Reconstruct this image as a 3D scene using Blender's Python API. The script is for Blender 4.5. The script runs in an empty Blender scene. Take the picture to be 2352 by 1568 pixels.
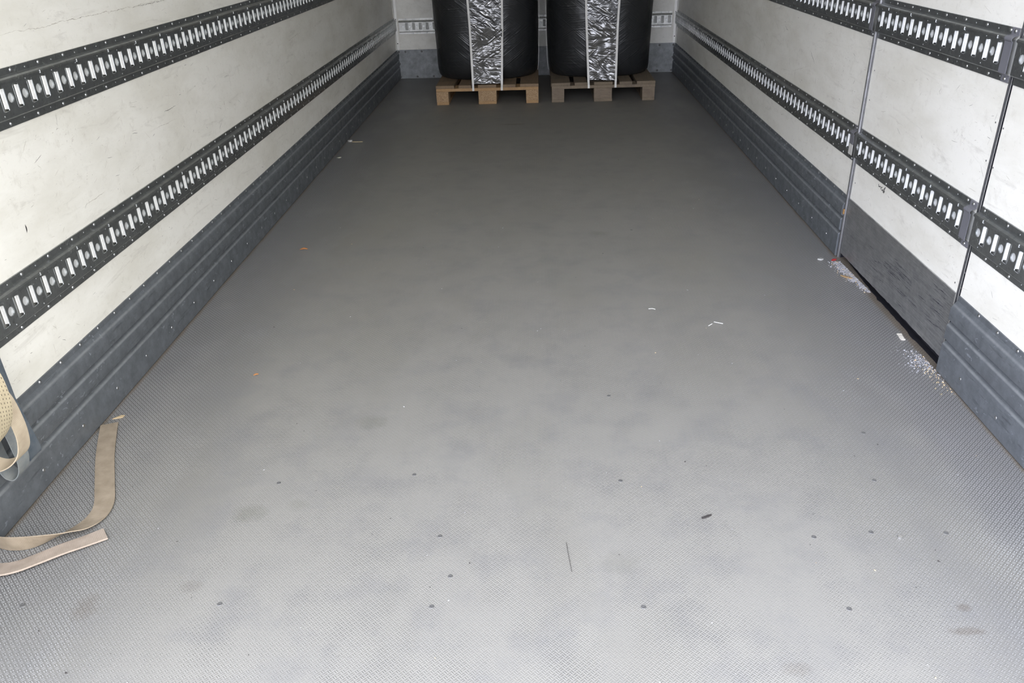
import bpy, bmesh, math, random
from mathutils import Vector, Matrix
PI = math.pi
S = bpy.context.scene
C = S.collection
random.seed(7)

# ------------------------------------------------------------------ camera
F_PX, PITCH, YAW, ROLL = 1846.33, 0.4814, -0.0441, -0.0331
CAM = Vector((0.0398, 0.0, 1.24))
FW = Vector((math.sin(YAW)*math.cos(PITCH), math.cos(YAW)*math.cos(PITCH), -math.sin(PITCH)))
_r = Vector((math.cos(YAW), -math.sin(YAW), 0)); _u = _r.cross(FW)
RT = math.cos(ROLL)*_r + math.sin(ROLL)*_u
UP = -math.sin(ROLL)*_r + math.cos(ROLL)*_u
cd = bpy.data.cameras.new('camera'); cd.sensor_width = 36; cd.lens = 36*F_PX/2352
cd.clip_start = 0.02
cam = bpy.data.objects.new('camera', cd); C.objects.link(cam)
m = Matrix.Identity(4)
for i in range(3):
    m[i][0] = RT[i]; m[i][1] = UP[i]; m[i][2] = -FW[i]; m[i][3] = CAM[i]
cam.matrix_world = m
S.camera = cam

def in_frame(p, pad=15):
    d = Vector(p) - CAM; z = d.dot(FW)
    if z < .1: return False
    x = 1176 + F_PX*d.dot(RT)/z; y = 784 - F_PX*d.dot(UP)/z
    return -pad < x < 2352+pad and -pad < y < 1568+pad

# ------------------------------------------------------------------ sky
w = bpy.data.worlds.new('sky'); S.world = w; w.use_nodes = True
nt = w.node_tree; nt.nodes.clear()
o_ = nt.nodes.new('ShaderNodeOutputWorld'); bg = nt.nodes.new('ShaderNodeBackground')
tc = nt.nodes.new('ShaderNodeTexCoord'); sx = nt.nodes.new('ShaderNodeSeparateXYZ')
mr = nt.nodes.new('ShaderNodeMapRange'); mr.inputs[1].default_value = -1; mr.inputs[2].default_value = 1
cr = nt.nodes.new('ShaderNodeValToRGB')
el = cr.color_ramp.elements
el[0].position = 0.0; el[0].color = (.36, .35, .33, 1)
el[1].position = 1.0; el[1].color = (.84, .89, .95, 1)
for pos, col in ((.47, (.42, .41, .39, 1)), (.53, (.95, .95, .95, 1)), (.75, (.96, .96, .955, 1))):
    e = el.new(pos); e.color = col
nt.links.new(tc.outputs['Generated'], sx.inputs[0]); nt.links.new(sx.outputs['Z'], mr.inputs[0])
nt.links.new(mr.outputs[0], cr.inputs[0])
mr2 = nt.nodes.new('ShaderNodeMapRange'); mr2.inputs[1].default_value = -.75; mr2.inputs[2].default_value = .75
nt.links.new(sx.outputs['X'], mr2.inputs[0])
cr2 = nt.nodes.new('ShaderNodeValToRGB')
cr2.color_ramp.elements[0].color = (1.38, 1.45, 1.74, 1); cr2.color_ramp.elements[1].color = (.90, .89, .87, 1)
nt.links.new(mr2.outputs[0], cr2.inputs[0])
mx = nt.nodes.new('ShaderNodeMix'); mx.data_type = 'RGBA'; mx.blend_type = 'MULTIPLY'; mx.inputs[0].default_value = 1
nt.links.new(cr.outputs[0], mx.inputs[6]); nt.links.new(cr2.outputs[0], mx.inputs[7])
nt.links.new(mx.outputs[2], bg.inputs[0])
bg.inputs[1].default_value = 1.0
nt.links.new(bg.outputs[0], o_.inputs[0])
S.view_settings.view_transform = 'Standard'; S.view_settings.look = 'None'
S.view_settings.gamma = 1; S.view_settings.use_curve_mapping = False
S.view_settings.exposure = 2.74
try:
    S.cycles.max_bounces = 14; S.cycles.diffuse_bounces = 10; S.cycles.glossy_bounces = 6
    S.cycles.sample_clamp_indirect = 12
except Exception: pass

# ------------------------------------------------------------------ helpers
W2, Y_END, Y_OPEN, Z_TOP = 1.24, 7.5575, 0.72, 2.45

def link(name, me, mat=None, parent=None):
    o = bpy.data.objects.new(name, me); C.objects.link(o)
    if mat is not None:
        for mm in (mat if isinstance(mat, (list, tuple)) else [mat]): me.materials.append(mm)
    if parent is not None: o.parent = parent
    return o
def bobj(name, bm, mat=None, parent=None, smooth=None):
    bmesh.ops.recalc_face_normals(bm, faces=bm.faces[:])
    me = bpy.data.meshes.new(name); bm.to_mesh(me); bm.free()
    if smooth is not None:
        for p in me.polygons: p.use_smooth = True
        if smooth < 3: me.set_sharp_from_angle(angle=smooth)
    return link(name, me, mat, parent)
def tag(o, label, cat, group=None):
    o['label'] = label; o['category'] = cat
    if group: o['group'] = group
    return o
def struct(o): o['kind'] = 'structure'; return o
def stuff(o): o['kind'] = 'stuff'; return o
def empty(name, loc, rz=0):
    o = bpy.data.objects.new(name, None); C.objects.link(o); o.location = loc; o.rotation_euler = (0, 0, rz)
    o.empty_display_size = .05
    return o
def box(bm, x0, x1, y0, y1, z0, z1, bev=0, M=None, mi=0):
    vs = [bm.verts.new((x, y, z)) for z in (z0, z1) for y in (y0, y1) for x in (x0, x1)]
    if M is not None:
        for v in vs: v.co = M @ v.co
    fs = [bm.faces.new([vs[i] for i in f]) for f in ((0, 2, 3, 1), (4, 5, 7, 6), (0, 1, 5, 4), (2, 6, 7, 3), (0, 4, 6, 2), (1, 3, 7, 5))]
    for f in fs: f.material_index = mi
    if bev:
        es = list({e for f in fs for e in f.edges})
        bmesh.ops.bevel(bm, geom=es, offset=bev, segments=2, affect='EDGES', profile=.6)
    return vs
def extrude_profile(bm, pts, a, b, fn, n=1, closed=False):
    rings = []
    for i in range(n+1):
        t = a+(b-a)*i/n
        rings.append([bm.verts.new(fn(t, q)) for q in pts])
    k = len(pts)
    for r, s in zip(rings, rings[1:]):
        for i in range(k if closed else k-1):
            bm.faces.new((r[i], r[(i+1) % k], s[(i+1) % k], s[i]))
    if closed:
        bm.faces.new(rings[0]); bm.faces.new(rings[-1][::-1])
    return rings
def ribbon(bm, pts, wdirs, width, thick, sub=6):
    """flat webbing along a smooth path; wdirs = direction of the width at each point"""
    P = [Vector(p) for p in pts]; D = [Vector(d).normalized() for d in wdirs]
    def cm(a, b, c, d, t):
        return .5*((2*b)+(-a+c)*t+(2*a-5*b+4*c-d)*t*t+(-a+3*b-3*c+d)*t**3)
    path, wd = [], []
    n = len(P)
    for i in range(n-1):
        for j in range(sub):
            t = j/sub
            g = lambda L: cm(L[max(i-1, 0)], L[i], L[i+1], L[min(i+2, n-1)], t)
            path.append(g(P)); wd.append(g(D).normalized())
    path.append(P[-1]); wd.append(D[-1])
    rings = []
    uvl = bm.loops.layers.uv.verify()
    dist = [0]
    for a, b in zip(path, path[1:]): dist.append(dist[-1]+(b-a).length)
    for i, (p, d) in enumerate(zip(path, wd)):
        tn = (path[min(i+1, len(path)-1)]-path[max(i-1, 0)]).normalized()
        d = (d-tn*d.dot(tn)).normalized(); nn = tn.cross(d)
        ring = []
        for sgn in (1, -1):
            for q in range(5):
                a = (q/4-.5)*sgn
                ring.append(bm.verts.new(p+d*a*width+nn*sgn*thick*.5))
        rings.append(ring)
    for i in range(len(rings)-1):
        r, s = rings[i], rings[i+1]; k = len(r)
        for j in range(k):
            f = bm.faces.new((r[j], r[(j+1) % k], s[(j+1) % k], s[j]))
            us = [(j if j < 5 else 9-j)/4, ((j+1) % k if (j+1) % k < 5 else 9-(j+1) % k)/4]
            for lp, (u, v) in zip(f.loops, ((us[0], dist[i]), (us[1], dist[i]), (us[1], dist[i+1]), (us[0], dist[i+1]))):
                lp[uvl].uv = (u*width, v)
    bm.faces.new(rings[0]); bm.faces.new(rings[-1][::-1])

# ------------------------------------------------------------------ materials
class N:
    def __init__(s, name):
        s.m = bpy.data.materials.new(name); s.m.use_nodes = True
        s.t = s.m.node_tree; s.t.nodes.clear()
        s.out = s.t.nodes.new('ShaderNodeOutputMaterial')
        s.p = s.t.nodes.new('ShaderNodeBsdfPrincipled')
        s.t.links.new(s.p.outputs[0], s.out.inputs[0])
        s._co = None
    def set(s, **k):
        for a, v in k.items():
            i = s.p.inputs[a.replace('_', ' ')]
            if hasattr(v, 'is_output') or isinstance(v, bpy.types.NodeSocket): s.t.links.new(v, i)
            else: i.default_value = v if not (isinstance(v, tuple) and len(v) == 3) else (*v, 1)
        return s
    def node(s, t): return s.t.nodes.new(t)
    def inp(s, n, i, v):
        if isinstance(v, bpy.types.NodeSocket): s.t.links.new(v, n.inputs[i])
        elif v is not None: n.inputs[i].default_value = v
    def co(s, kind='Object'):
        if s._co is None: s._co = s.node('ShaderNodeTexCoord')
        return s._co.outputs[kind]
    def mapping(s, scale=(1, 1, 1), rot=(0, 0, 0), loc=(0, 0, 0), kind='Object', src=None):
        n = s.node('ShaderNodeMapping'); s.t.links.new(src or s.co(kind), n.inputs[0])
        n.inputs['Scale'].default_value = scale; n.inputs['Rotation'].default_value = rot; n.inputs['Location'].default_value = loc
        return n.outputs[0]
    def noise(s, v, scale, detail=4, rough=.55, dist=0):
        n = s.node('ShaderNodeTexNoise'); s.t.links.new(v, n.inputs['Vector'])
        n.inputs['Scale'].default_value = scale; n.inputs['Detail'].default_value = detail
        n.inputs['Roughness'].default_value = rough; n.inputs['Distortion'].default_value = dist
        return n.outputs[0]
    def vor(s, v, scale, out='Distance', feature='F1'):
        n = s.node('ShaderNodeTexVoronoi'); n.feature = feature
        s.t.links.new(v, n.inputs['Vector']); n.inputs['Scale'].default_value = scale
        return n.outputs[out]
    def math(s, op, a, b=None, c=None, clamp=False):
        n = s.node('ShaderNodeMath'); n.operation = op; n.use_clamp = clamp
        for i, v in enumerate((a, b, c)): s.inp(n, i, v)
        return n.outputs[0]
    def rng(s, v, a, b, c=0, d=1, smooth=False):
        n = s.node('ShaderNodeMapRange'); n.clamp = True
        if smooth: n.interpolation_type = 'SMOOTHSTEP'
        for i, q in enumerate((v, a, b, c, d)): s.inp(n, i, q)
        return n.outputs[0]
    def mix(s, f, a, b, mode='MIX'):
        n = s.node('ShaderNodeMix'); n.data_type = 'RGBA'; n.blend_type = mode
        for i, v in ((0, f), (6, a), (7, b)):
            if isinstance(v, tuple) and len(v) == 3: v = (*v, 1)
            s.inp(n, i, v)
        return n.outputs[2]
    def bump(s, h, strength=.5, dist=.001, normal=None):
        n = s.node('ShaderNodeBump'); s.inp(n, 'Height', h)
        n.inputs['Strength'].default_value = strength; n.inputs['Distance'].default_value = dist
        if normal is not None: s.t.links.new(normal, n.inputs['Normal'])
        return n.outputs[0]
    def xyz(s, v):
        n = s.node('ShaderNodeSeparateXYZ'); s.t.links.new(v, n.inputs[0]); return n.outputs
    def comb(s, x, y, z=0):
        n = s.node('ShaderNodeCombineXYZ')
        for i, v in enumerate((x, y, z)): s.inp(n, i, v)
        return n.outputs[0]

def simple(name, col, rough=.5, metal=0.0, spec=.5, vary=.15, scale=40, bump=0):
    n = N(name)
    nz = n.noise(n.mapping(), scale, 4)
    lo = tuple(c*(1-vary) for c in col); hi = tuple(min(1, c*(1+vary)) for c in col)
    n.set(Base_Color=n.mix(n.rng(nz, .3, .7), lo, hi), Roughness=rough, Metallic=metal, Specular_IOR_Level=spec)
    if bump: n.set(Normal=n.bump(nz, bump, .001))
    return n.m

def white_panel():
    n = N('white_wall_panel')
    v = n.mapping()
    st = n.mapping((1, .35, 1))
    a = n.noise(st, 5.5, 6, .65); b = n.noise(v, 28, 5, .7); c = n.noise(n.mapping((1, .25, 1.6)), 16, 6, .75, .6)
    col = n.mix(n.rng(a, .42, .66), (.80, .782, .715), (.685, .663, .588))
    col = n.mix(n.rng(b, .56, .74, 0, .38), col, (.52, .49, .42))
    col = n.mix(n.rng(c, .57, .72, 0, .5), col, (.46, .435, .38))
    gate = n.rng(n.noise(v, 3.1, 3, .5), .5, .62)
    e = n.noise(n.mapping((1, .7, 1)), 70, 4, .75, 1.5)
    col = n.mix(n.math('MULTIPLY', gate, n.rng(e, .60, .72, 0, .55)), col, (.36, .335, .29))
    # fine smears
    d = n.noise(n.mapping((1, 9, 40), (0.25, 0, 0)), 6, 3, .6)
    col = n.mix(n.rng(d, .66, .76, 0, .45), col, (.42, .40, .36))
    n.set(Base_Color=col, Roughness=n.rng(a, .3, .7, .32, .48), Specular_IOR_Level=.45)
    wav = n.noise(n.mapping((1, .9, .35)), 2.2, 2)
    n.set(Normal=n.bump(wav, .25, .01, n.bump(b, .12, .0008)))
    return n.m

def galvanized(name, base, rough, streak=False, dirt=.35, metal=.9, specks=False, ribs=()):
    n = N(name)
    v = n.mapping()
    a = n.noise(v, 22, 5, .65); b = n.noise(v, 90, 3, .6)
    st = n.noise(n.mapping((3, 3, 90) if streak else (14, 14, 14)), 5, 4, .65)
    col = n.mix(n.rng(a, .35, .7), base, tuple(c*.72 for c in base))
    col = n.mix(n.rng(b, .55, .8, 0, dirt), col, tuple(c*.45 for c in base))
    if streak:
        col = n.mix(n.rng(st, .52, .72, 0, .5), col, tuple(min(1, c*1.6) for c in base))
        col = n.mix(n.rng(st, .46, .34, 0, .6), col, tuple(c*.5 for c in base))
    if specks:
        sp = n.noise(n.mapping((1, .5, 1)), 75, 3, .7, .8); gate = n.rng(n.noise(v, 6, 3), .45, .6)
        col = n.mix(n.math('MULTIPLY', gate, n.rng(sp, .62, .70, 0, .75)), col, tuple(min(1, c*2.6) for c in base))
        lo = n.noise(n.mapping((1, .12, 1)), 60, 3, .7)
        col = n.mix(n.rng(lo, .60, .70, 0, .55), col, tuple(c*.35 for c in base))
    if ribs:   # painted highlight along the upward-facing rib edges, broken up by noise
        z = n.xyz(v)[2]; hl_nz = n.noise(n.mapping((1, 1.2, 1)), 9, 5, .7)
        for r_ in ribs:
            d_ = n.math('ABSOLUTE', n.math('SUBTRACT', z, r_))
            col = n.mix(n.math('MULTIPLY', n.rng(d_, .0046, .0008, 0, .62), n.rng(hl_nz, .3, .6, .35, 1)), col, (.36, .375, .38))
    n.set(Base_Color=col, Metallic=metal, Roughness=n.rng(a, .3, .7, rough, rough+.14))
    n.set(Normal=n.bump(st if streak else a, .12, .0008))
    return n.m

STAINS = [  # x, y, rx, ry, strength, kind(0 olive/dark wet, 1 brown rust)
 (-.447, 1.89, .05, .04, .5, 0), (-.67, 1.50, .045, .035, .55, 0), (-.56, 1.53, .03, .025, .3, 0), (-.92, 1.20, .03, .04, .5, 1),
 (.87, 1.20, .018, .012, .7, 1), (.85, 1.14, .04, .012, .7, 1), (.93, 1.03, .04, .012, .6, 1), (.50, 1.05, .03, .02, .35, 1), (.2, 1.33, .05, .04, .3, 0),
 (.29, 3.40, .05, .03, .4, 0), (-.15, 5.6, .09, .03, .6, 1), (-.72, 1.26, .03, .02, .3, 1)]

def floor_mat():
    n = N('textured_floor_coating')
    o = n.xyz(n.co())
    X, Y = o[0], o[1]
    c = .0092
    u = n.math('DIVIDE', n.math('ADD', X, Y), c*math.sqrt(2)); v = n.math('DIVIDE', n.math('SUBTRACT', X, Y), c*math.sqrt(2))
    fu, fv = n.math('FLOOR', u), n.math('FLOOR', v)
    par = n.math('MODULO', n.math('ABSOLUTE', n.math('ADD', fu, fv)), 2)
    lu = n.math('SUBTRACT', n.math('SUBTRACT', u, fu), .5); lv = n.math('SUBTRACT', n.math('SUBTRACT', v, fv), .5)
    npar = n.math('SUBTRACT', 1, par)
    along = n.math('ADD', n.math('MULTIPLY', par, lu), n.math('MULTIPLY', npar, lv))
    across = n.math('ADD', n.math('MULTIPLY', par, lv), n.math('MULTIPLY', npar, lu))
    ea = n.rng(n.math('ABSOLUTE', along), .46, .24, 0, 1, True)
    eb = n.rng(n.math('ABSOLUTE', n.math('SUBTRACT', n.math('ABSOLUTE', across), .22)), .17, .02, 0, 1, True)
    co2 = n.co()
    worn = n.rng(n.noise(n.mapping((1, .6, 1)), 4.5, 5, .65), .40, .62, .28, 1)
    dash = n.math('MULTIPLY', n.math('MULTIPLY', ea, eb), n.math('MAXIMUM', worn, n.rng(n.math('ABSOLUTE', X), .75, 1.1)))
    big = n.noise(n.mapping((1.0, .45, 1)), 2.3, 5, .6); med = n.noise(co2, 7, 5, .65); fine = n.noise(co2, 150, 3, .6)
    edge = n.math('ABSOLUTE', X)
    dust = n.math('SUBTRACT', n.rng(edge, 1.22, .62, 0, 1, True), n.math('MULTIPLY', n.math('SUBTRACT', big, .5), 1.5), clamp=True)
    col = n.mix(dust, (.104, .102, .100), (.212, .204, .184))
    col = n.mix(n.rng(med, .48, .70, 0, .42), col, (.146, .144, .145))
    col = n.mix(n.rng(big, .50, .66, 0, .5), col, (.208, .197, .166))
    col = n.mix(n.rng(fine, .58, .85, 0, .3), col, (.10, .10, .10))
    wear = n.rng(n.noise(co2, 11, 3, .5), .45, .62)
    col = n.mix(n.math('MULTIPLY', dash, n.math('MULTIPLY', wear, n.math('MULTIPLY', dust, .38))), col, (.085, .085, .088))
    col = n.mix(n.math('MULTIPLY', dash, n.math('MULTIPLY', n.math('SUBTRACT', 1, dust), .85)), col, (.46, .46, .45))  # glints painted onto the dashes where the dust thins out
    # dirt line along the kick plates
    dl = n.math('ADD', n.math('MULTIPLY', n.math('SUBTRACT', med, .5), .03), edge)
    col = n.mix(n.rng(dl, 1.211, 1.223, 0, .75), col, (.15, .12, .085))
    for (sx_, sy_, rx, ry, k, kind) in STAINS:
        dx = n.math('DIVIDE', n.math('SUBTRACT', X, sx_), rx); dy = n.math('DIVIDE', n.math('SUBTRACT', Y, sy_), ry)
        dd = n.math('ADD', n.math('MULTIPLY', dx, dx), n.math('MULTIPLY', dy, dy))
        dd = n.math('ADD', dd, n.math('MULTIPLY', n.math('SUBTRACT', n.noise(co2, 45, 3, .7), .5), 2.0))
        col = n.mix(n.rng(dd, 1.1, .1, 0, k*.62), col, (.105, .105, .082) if kind == 0 else (.10, .08, .063))
    n.set(Base_Color=col, Roughness=n.math('SUBTRACT', n.rng(dust, 0, 1, .40, .58), n.math('MULTIPLY', dash, .12)), Specular_IOR_Level=.5)
    n.set(Normal=n.bump(dash, .75, .0011))
    return n.m

def wood(name, c1, c2, c3, grain=(18, 1.2, 18)):
    n = N(name)
    a = n.noise(n.mapping(grain), 6, 6, .65, .8); b = n.noise(n.mapping(), 9, 4)
    col = n.mix(n.rng(a, .3, .7), c1, c2)
    col = n.mix(n.rng(b, .5, .8, 0, .7), col, c3)
    n.set(Base_Color=col, Roughness=.75, Specular_IOR_Level=.25, Normal=n.bump(a, .4, .002))
    return n.m
def chipboard(name, c1, c2):
    n = N(name)
    a = n.vor(n.mapping((1, 1, 1.5)), 160, 'Color'); b = n.noise(n.mapping(), 60, 3)
    x = n.xyz(a)[0]
    n.set(Base_Color=n.mix(n.rng(b, .6, .75, 0, .6), n.mix(x, c1, c2), (.12, .08, .05)), Roughness=.85, Normal=n.bump(x, .4, .001))
    return n.m

def black_wrap():
    n = N('black_stretch_wrap')
    def rn(sc, rot, scale, det=5, dist=.4):
        q = n.node('ShaderNodeTexNoise'); q.noise_type = 'RIDGED_MULTIFRACTAL'
        n.t.links.new(n.mapping(sc, src=n.mapping((1, 1, 1), rot)), q.inputs['Vector'])
        q.inputs['Scale'].default_value = scale; q.inputs['Detail'].default_value = det; q.inputs['Roughness'].default_value = .6; q.inputs['Distortion'].default_value = dist
        q.normalize = True
        return q.outputs[0]
    s1 = rn((1.8, 1.8, 56), (0, .62, 0), 1.6, 6, .25); s2 = rn((1.8, 1.8, 60), (0, -.66, 0), 1.5, 6, .25); s3 = rn((1.6, 1.6, 60), (0, .06, 0), 1.7, 6, .25)
    big = n.noise(n.mapping(), 3.4, 3); big2 = n.noise(n.mapping((1, 1, 1), (0, 0, 0), (3, 1, 2)), 4.2, 3)
    h = n.math('ADD', n.math('MULTIPLY', s1, n.rng(big, .42, .6)), n.math('ADD', n.math('MULTIPLY', s2, n.rng(big, .58, .4)), n.math('MULTIPLY', s3, n.rng(big2, .45, .62))))
    f = n.math('MULTIPLY', n.rng(h, .62, 1.25, 0, 1), n.rng(big2, .30, .65, .25, 1))
    col = n.mix(n.math('MULTIPLY', f, .85), (.017, .018, .019), (.22, .22, .21))
    n.set(Base_Color=col, Roughness=.36, Specular_IOR_Level=.6, Normal=n.bump(h, .6, .006, n.bump(big, .4, .06)))
    return n.m
def clear_film():
    n = N('crinkled_clear_film')
    def rn(sc, rot, scale, det=4, dist=.9):
        q = n.node('ShaderNodeTexNoise'); q.noise_type = 'RIDGED_MULTIFRACTAL'
        n.t.links.new(n.mapping(sc, src=n.mapping((1, 1, 1), rot)), q.inputs['Vector'])
        q.inputs['Scale'].default_value = scale; q.inputs['Detail'].default_value = det; q.inputs['Roughness'].default_value = .55; q.inputs['Distortion'].default_value = dist
        q.normalize = True
        return q.outputs[0]
    a = rn((4, 4, 26), (0, .60, 0), 2.0, 5, .35); b = rn((4, 4, 30), (0, -.08, 0), 2.0, 5, .4); c = rn((6, 6, 22), (0, -.6, 0), 2.2, 5, .5)
    gate = n.rng(n.noise(n.mapping((.6, .6, 2.2)), 3.2, 2), .40, .60)
    gate2 = n.rng(n.noise(n.mapping((.6, .6, 2.0), (0, 0, 0), (2, 5, 1)), 3.6, 2), .42, .58)
    h = n.mix(gate2, n.mix(gate, a, b), c)
    dim = n.rng(n.noise(n.mapping((.8, .8, 1.6), (0, 0, 0), (7, 1, 4)), 4.5, 3), .40, .62, .6, 1)
    col = n.mix(n.math('MULTIPLY', dim, n.rng(h, .10, .60)), (.15, .15, .15), (.88, .87, .84))
    n.set(Base_Color=col, Metallic=.66, Roughness=.2, Normal=n.bump(h, 1.0, .014))
    return n.m
def webbing(name, c1, c2, stitch=None, pitch=.0034):
    n = N(name)
    uv = n.xyz(n.co('UV'))
    rib = n.math('SINE', n.math('MULTIPLY', uv[1], 2*PI/pitch))
    nz = n.noise(n.mapping(), 30, 4)
    col = n.mix(n.rng(nz, .35, .68), c1, c2)
    col = n.mix(n.rng(rib, .2, 1, 0, .14), col, tuple(c*.6 for c in c1))
    if stitch:
        su = n.math('ABSOLUTE', n.math('SUBTRACT', n.math('FRACT', n.math('DIVIDE', uv[0], .0105)), .5))
        row = n.math('FLOOR', n.math('DIVIDE', uv[0], .0105))
        sv = n.math('FRACT', n.math('ADD', n.math('DIVIDE', uv[1], .0095), n.math('MULTIPLY', row, .5)))
        f = n.math('MULTIPLY', n.math('LESS_THAN', su, .085), n.math('LESS_THAN', sv, .42))
        col = n.mix(f, col, stitch)
    edge = n.rng(nz, .3, .7, .85, 1)
    n.set(Base_Color=col, Roughness=.85, Specular_IOR_Level=.15, Normal=n.bump(rib, .3, .0004))
    return n.m

M_WALL = white_panel()
M_FLOOR = floor_mat()
M_RAIL = galvanized('galvanized_rail_steel', (.325, .34, .338), .27, specks=True)
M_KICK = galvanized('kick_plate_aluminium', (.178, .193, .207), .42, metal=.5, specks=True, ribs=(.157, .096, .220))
M_BRUSH = galvanized('brushed_door_aluminium', (.44, .445, .445), .40, True)
M_PLATE = galvanized('dull_front_plate', (.25, .26, .265), .48, metal=.6)
M_LIP_LIT = simple('lit_lip_steel', (.80, .80, .77), .38, .25, .5, .10, 90)  # paler copy of the rail steel, daylight on the slot lips painted in
M_BACK = simple('rail_back_strip', (.44, .44, .41), .6, .2)
M_RAIL_PALE = galvanized('pale_galvanized_steel', (.56, .56, .53), .34, metal=.7)  # paler version of the rail steel, used on the back rail
M_DISC = simple('dull_zinc_recess', (.68, .69, .68), .42, .45, .5, .10, 60)
M_RIVET = simple('rivet_zinc', (.58, .59, .60), .28, 1.0, .5, .1, 60)
M_CAP = simple('grey_end_cap', (.16, .16, .175), .45, .2, .4, .06, 20)
M_STRIP = galvanized('aluminium_strip', (.27, .27, .275), .36)
M_TRIM = simple('pale_corner_trim', (.62, .61, .57), .4, .2, .4, .06, 10)
M_RUBBER_SHADE = simple('black_rubber_and_gap_shade', (.016, .016, .02), .85, 0, .1)
M_DARK = simple('dark_hole', (.015, .015, .016), .6)
M_SCREW = simple('floor_screw_steel', (.15, .148, .145), .5, .5)
M_SCUFF = simple('scuff_dark', (.20, .19, .17), .8, vary=.4)
M_SCUFF2 = simple('scuff_pale_brown', (.47, .44, .38), .8, vary=.25)
M_BLACKMK = simple('black_mark', (.02, .02, .02), .7)

# ------------------------------------------------------------------ room shell
bm = bmesh.new(); box(bm, -W2-.04, W2+.04, Y_OPEN, Y_END+.04, -.06, 0)
floor = struct(bobj('floor', bm, M_FLOOR))
bm = bmesh.new(); box(bm, -W2-.04, W2+.04, Y_OPEN, Y_END+.04, Z_TOP, Z_TOP+.05)
struct(bobj('ceiling', bm, M_WALL))
bm = bmesh.new(); box(bm, -W2-.04, -W2, Y_OPEN, Y_END+.04, 0, Z_TOP)
wall_left = struct(bobj('wall_left', bm, M_WALL))
D0, D1 = 2.163, 3.068     # side door
bm = bmesh.new()
box(bm, W2, W2+.04, Y_OPEN, D0-.016, 0, Z_TOP); box(bm, W2, W2+.04, D1+.004, Y_END+.04, 0, Z_TOP)
box(bm, W2, W2+.04, D0-.016, D1+.004, 2.25, Z_TOP)
wall_right = struct(bobj('wall_right', bm, M_WALL))
bm = bmesh.new(); box(bm, -W2, W2, Y_END, Y_END+.04, 0, Z_TOP)
wall_back = struct(bobj('wall_back', bm, M_WALL))
# ground outside the open rear
bm = bmesh.new(); box(bm, -30, 30, -40, 20, -1.2, -1.15)
n = N('asphalt'); n.set(Base_Color=n.mix(n.noise(n.mapping(), 8, 5), (.14, .14, .135), (.22, .22, .21)), Roughness=.9)
struct(bobj('ground', bm, n.m))

# side door panel (flush in the right wall)
bm = bmesh.new(); box(bm, W2, W2+.038, D0, D1, .034, 2.24)
door = struct(bobj('door_1', bm, M_WALL))
bm = bmesh.new()
# flat brushed plate with a slightly ragged lower edge
n_ = 46; lo, hi = [], []
for i in range(n_+1):
    y = D0+.004+(D1-D0-.008)*i/n_
    zb = .037+random.uniform(-.0012, .0012)-.014*(i/n_)
    lo.append([bm.verts.new((W2-x, y, zb)) for x in (.0045, .001)]); hi.append([bm.verts.new((W2-x, y, .2466)) for x in (.0045, .001)])
for i in range(n_):
    bm.faces.new((lo[i][0], lo[i+1][0], hi[i+1][0], hi[i][0])); bm.faces.new((hi[i][0], hi[i+1][0], hi[i+1][1], hi[i][1]))
    bm.faces.new((lo[i][1], lo[i+1][1], lo[i+1][0], lo[i][0]))
kp = bobj('kick_plate', bm, M_BRUSH, door); kp['label'] = 'flat brushed aluminium kick plate with dark smears'
bm = bmesh.new(); box(bm, W2-.0022, W2+.003, D0-.0005, D0+.0025, .03, 2.24)
bobj('edge_strip', bm, M_STRIP, door)
# black rubber seal in the joint on the near side, void behind the door bottom
bm = bmesh.new(); box(bm, W2+.004, W2+.04, D0-.016, D0-.0005, .0, 2.25)
struct(bobj('trim_1', bm, M_RUBBER_SHADE))
bm = bmesh.new(); box(bm, W2+.022, W2+.04, D0, D1, .0, .034); box(bm, W2-.002, W2+.04, D1+.0005, D1+.0038, .0, .04)  # near-black strips standing in for the shaded void under the door
rnd = random.Random(12)
ed = [(W2+.0035+.016*max(0, (i-24)/16)-.004*math.sin(PI*i/40)*rnd.uniform(.4, 1)-(.004 if i in (9, 10, 22) else 0), D0-.014+(D1+.006-D0+.014)*i/40) for i in range(41)]
for (xa, ya), (xb, yb) in zip(ed, ed[1:]):
    q = [[bm.verts.new((x, y, z)) for x, y in ((xa, ya), (W2+.03, ya), (W2+.03, yb), (xb, yb))] for z in (-.001, .0012)]
    bm.faces.new(q[1]); bm.faces.new((q[0][0], q[1][0], q[1][3], q[0][3]))
struct(bobj('trim_2', bm, M_RUBBER_SHADE))
# aluminium strip on the far side of the door
bm = bmesh.new()
pr = [(0, -.009), (.004, -.009), (.0045, -.0055), (.010, -.0045), (.012, -.002), (.012, .002), (.008, .0045), (.007, .0065), (.004, .007), (.0, .007)]
extrude_profile(bm, pr, .0, 2.25, lambda t, q: (W2-q[0], D1+.008+q[1], t), 1, True)
strip = struct(bobj('trim_3', bm, M_STRIP))
bm = bmesh.new(); box(bm, W2-.0155, W2-.011, D1+.004, D1+.012, .180, .200, .001)
rb = bobj('rust_spot', bm, simple('rusty_brown', (.30, .17, .06), .8), strip)
# corner trims by the front bulkhead
for i, sgn in ((4, -1), (5, 1)):
    bm = bmesh.new()
    pr = [(0, 0), (.026, 0), (.026, .003), (.005, .005), (.004, .030), (0, .030)]
    extrude_profile(bm, pr, .2476, Z_TOP, lambda t, q: (sgn*(W2-q[0]), Y_END-q[1], t), 1, True)
    tr = struct(bobj('trim_%d' % i, bm, M_TRIM))
    for z in (.302, .503, .704, .905):
        b2 = bmesh.new(); bmesh.ops.create_cone(b2, cap_ends=True, segments=8, radius1=.005, radius2=.004, depth=.004,
            matrix=Matrix.Translation((sgn*(W2-.014), Y_END-.006, z)) @ Matrix.Rotation(PI/2, 4, 'X'))
        bobj('screw', b2, M_DARK, tr)

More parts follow.
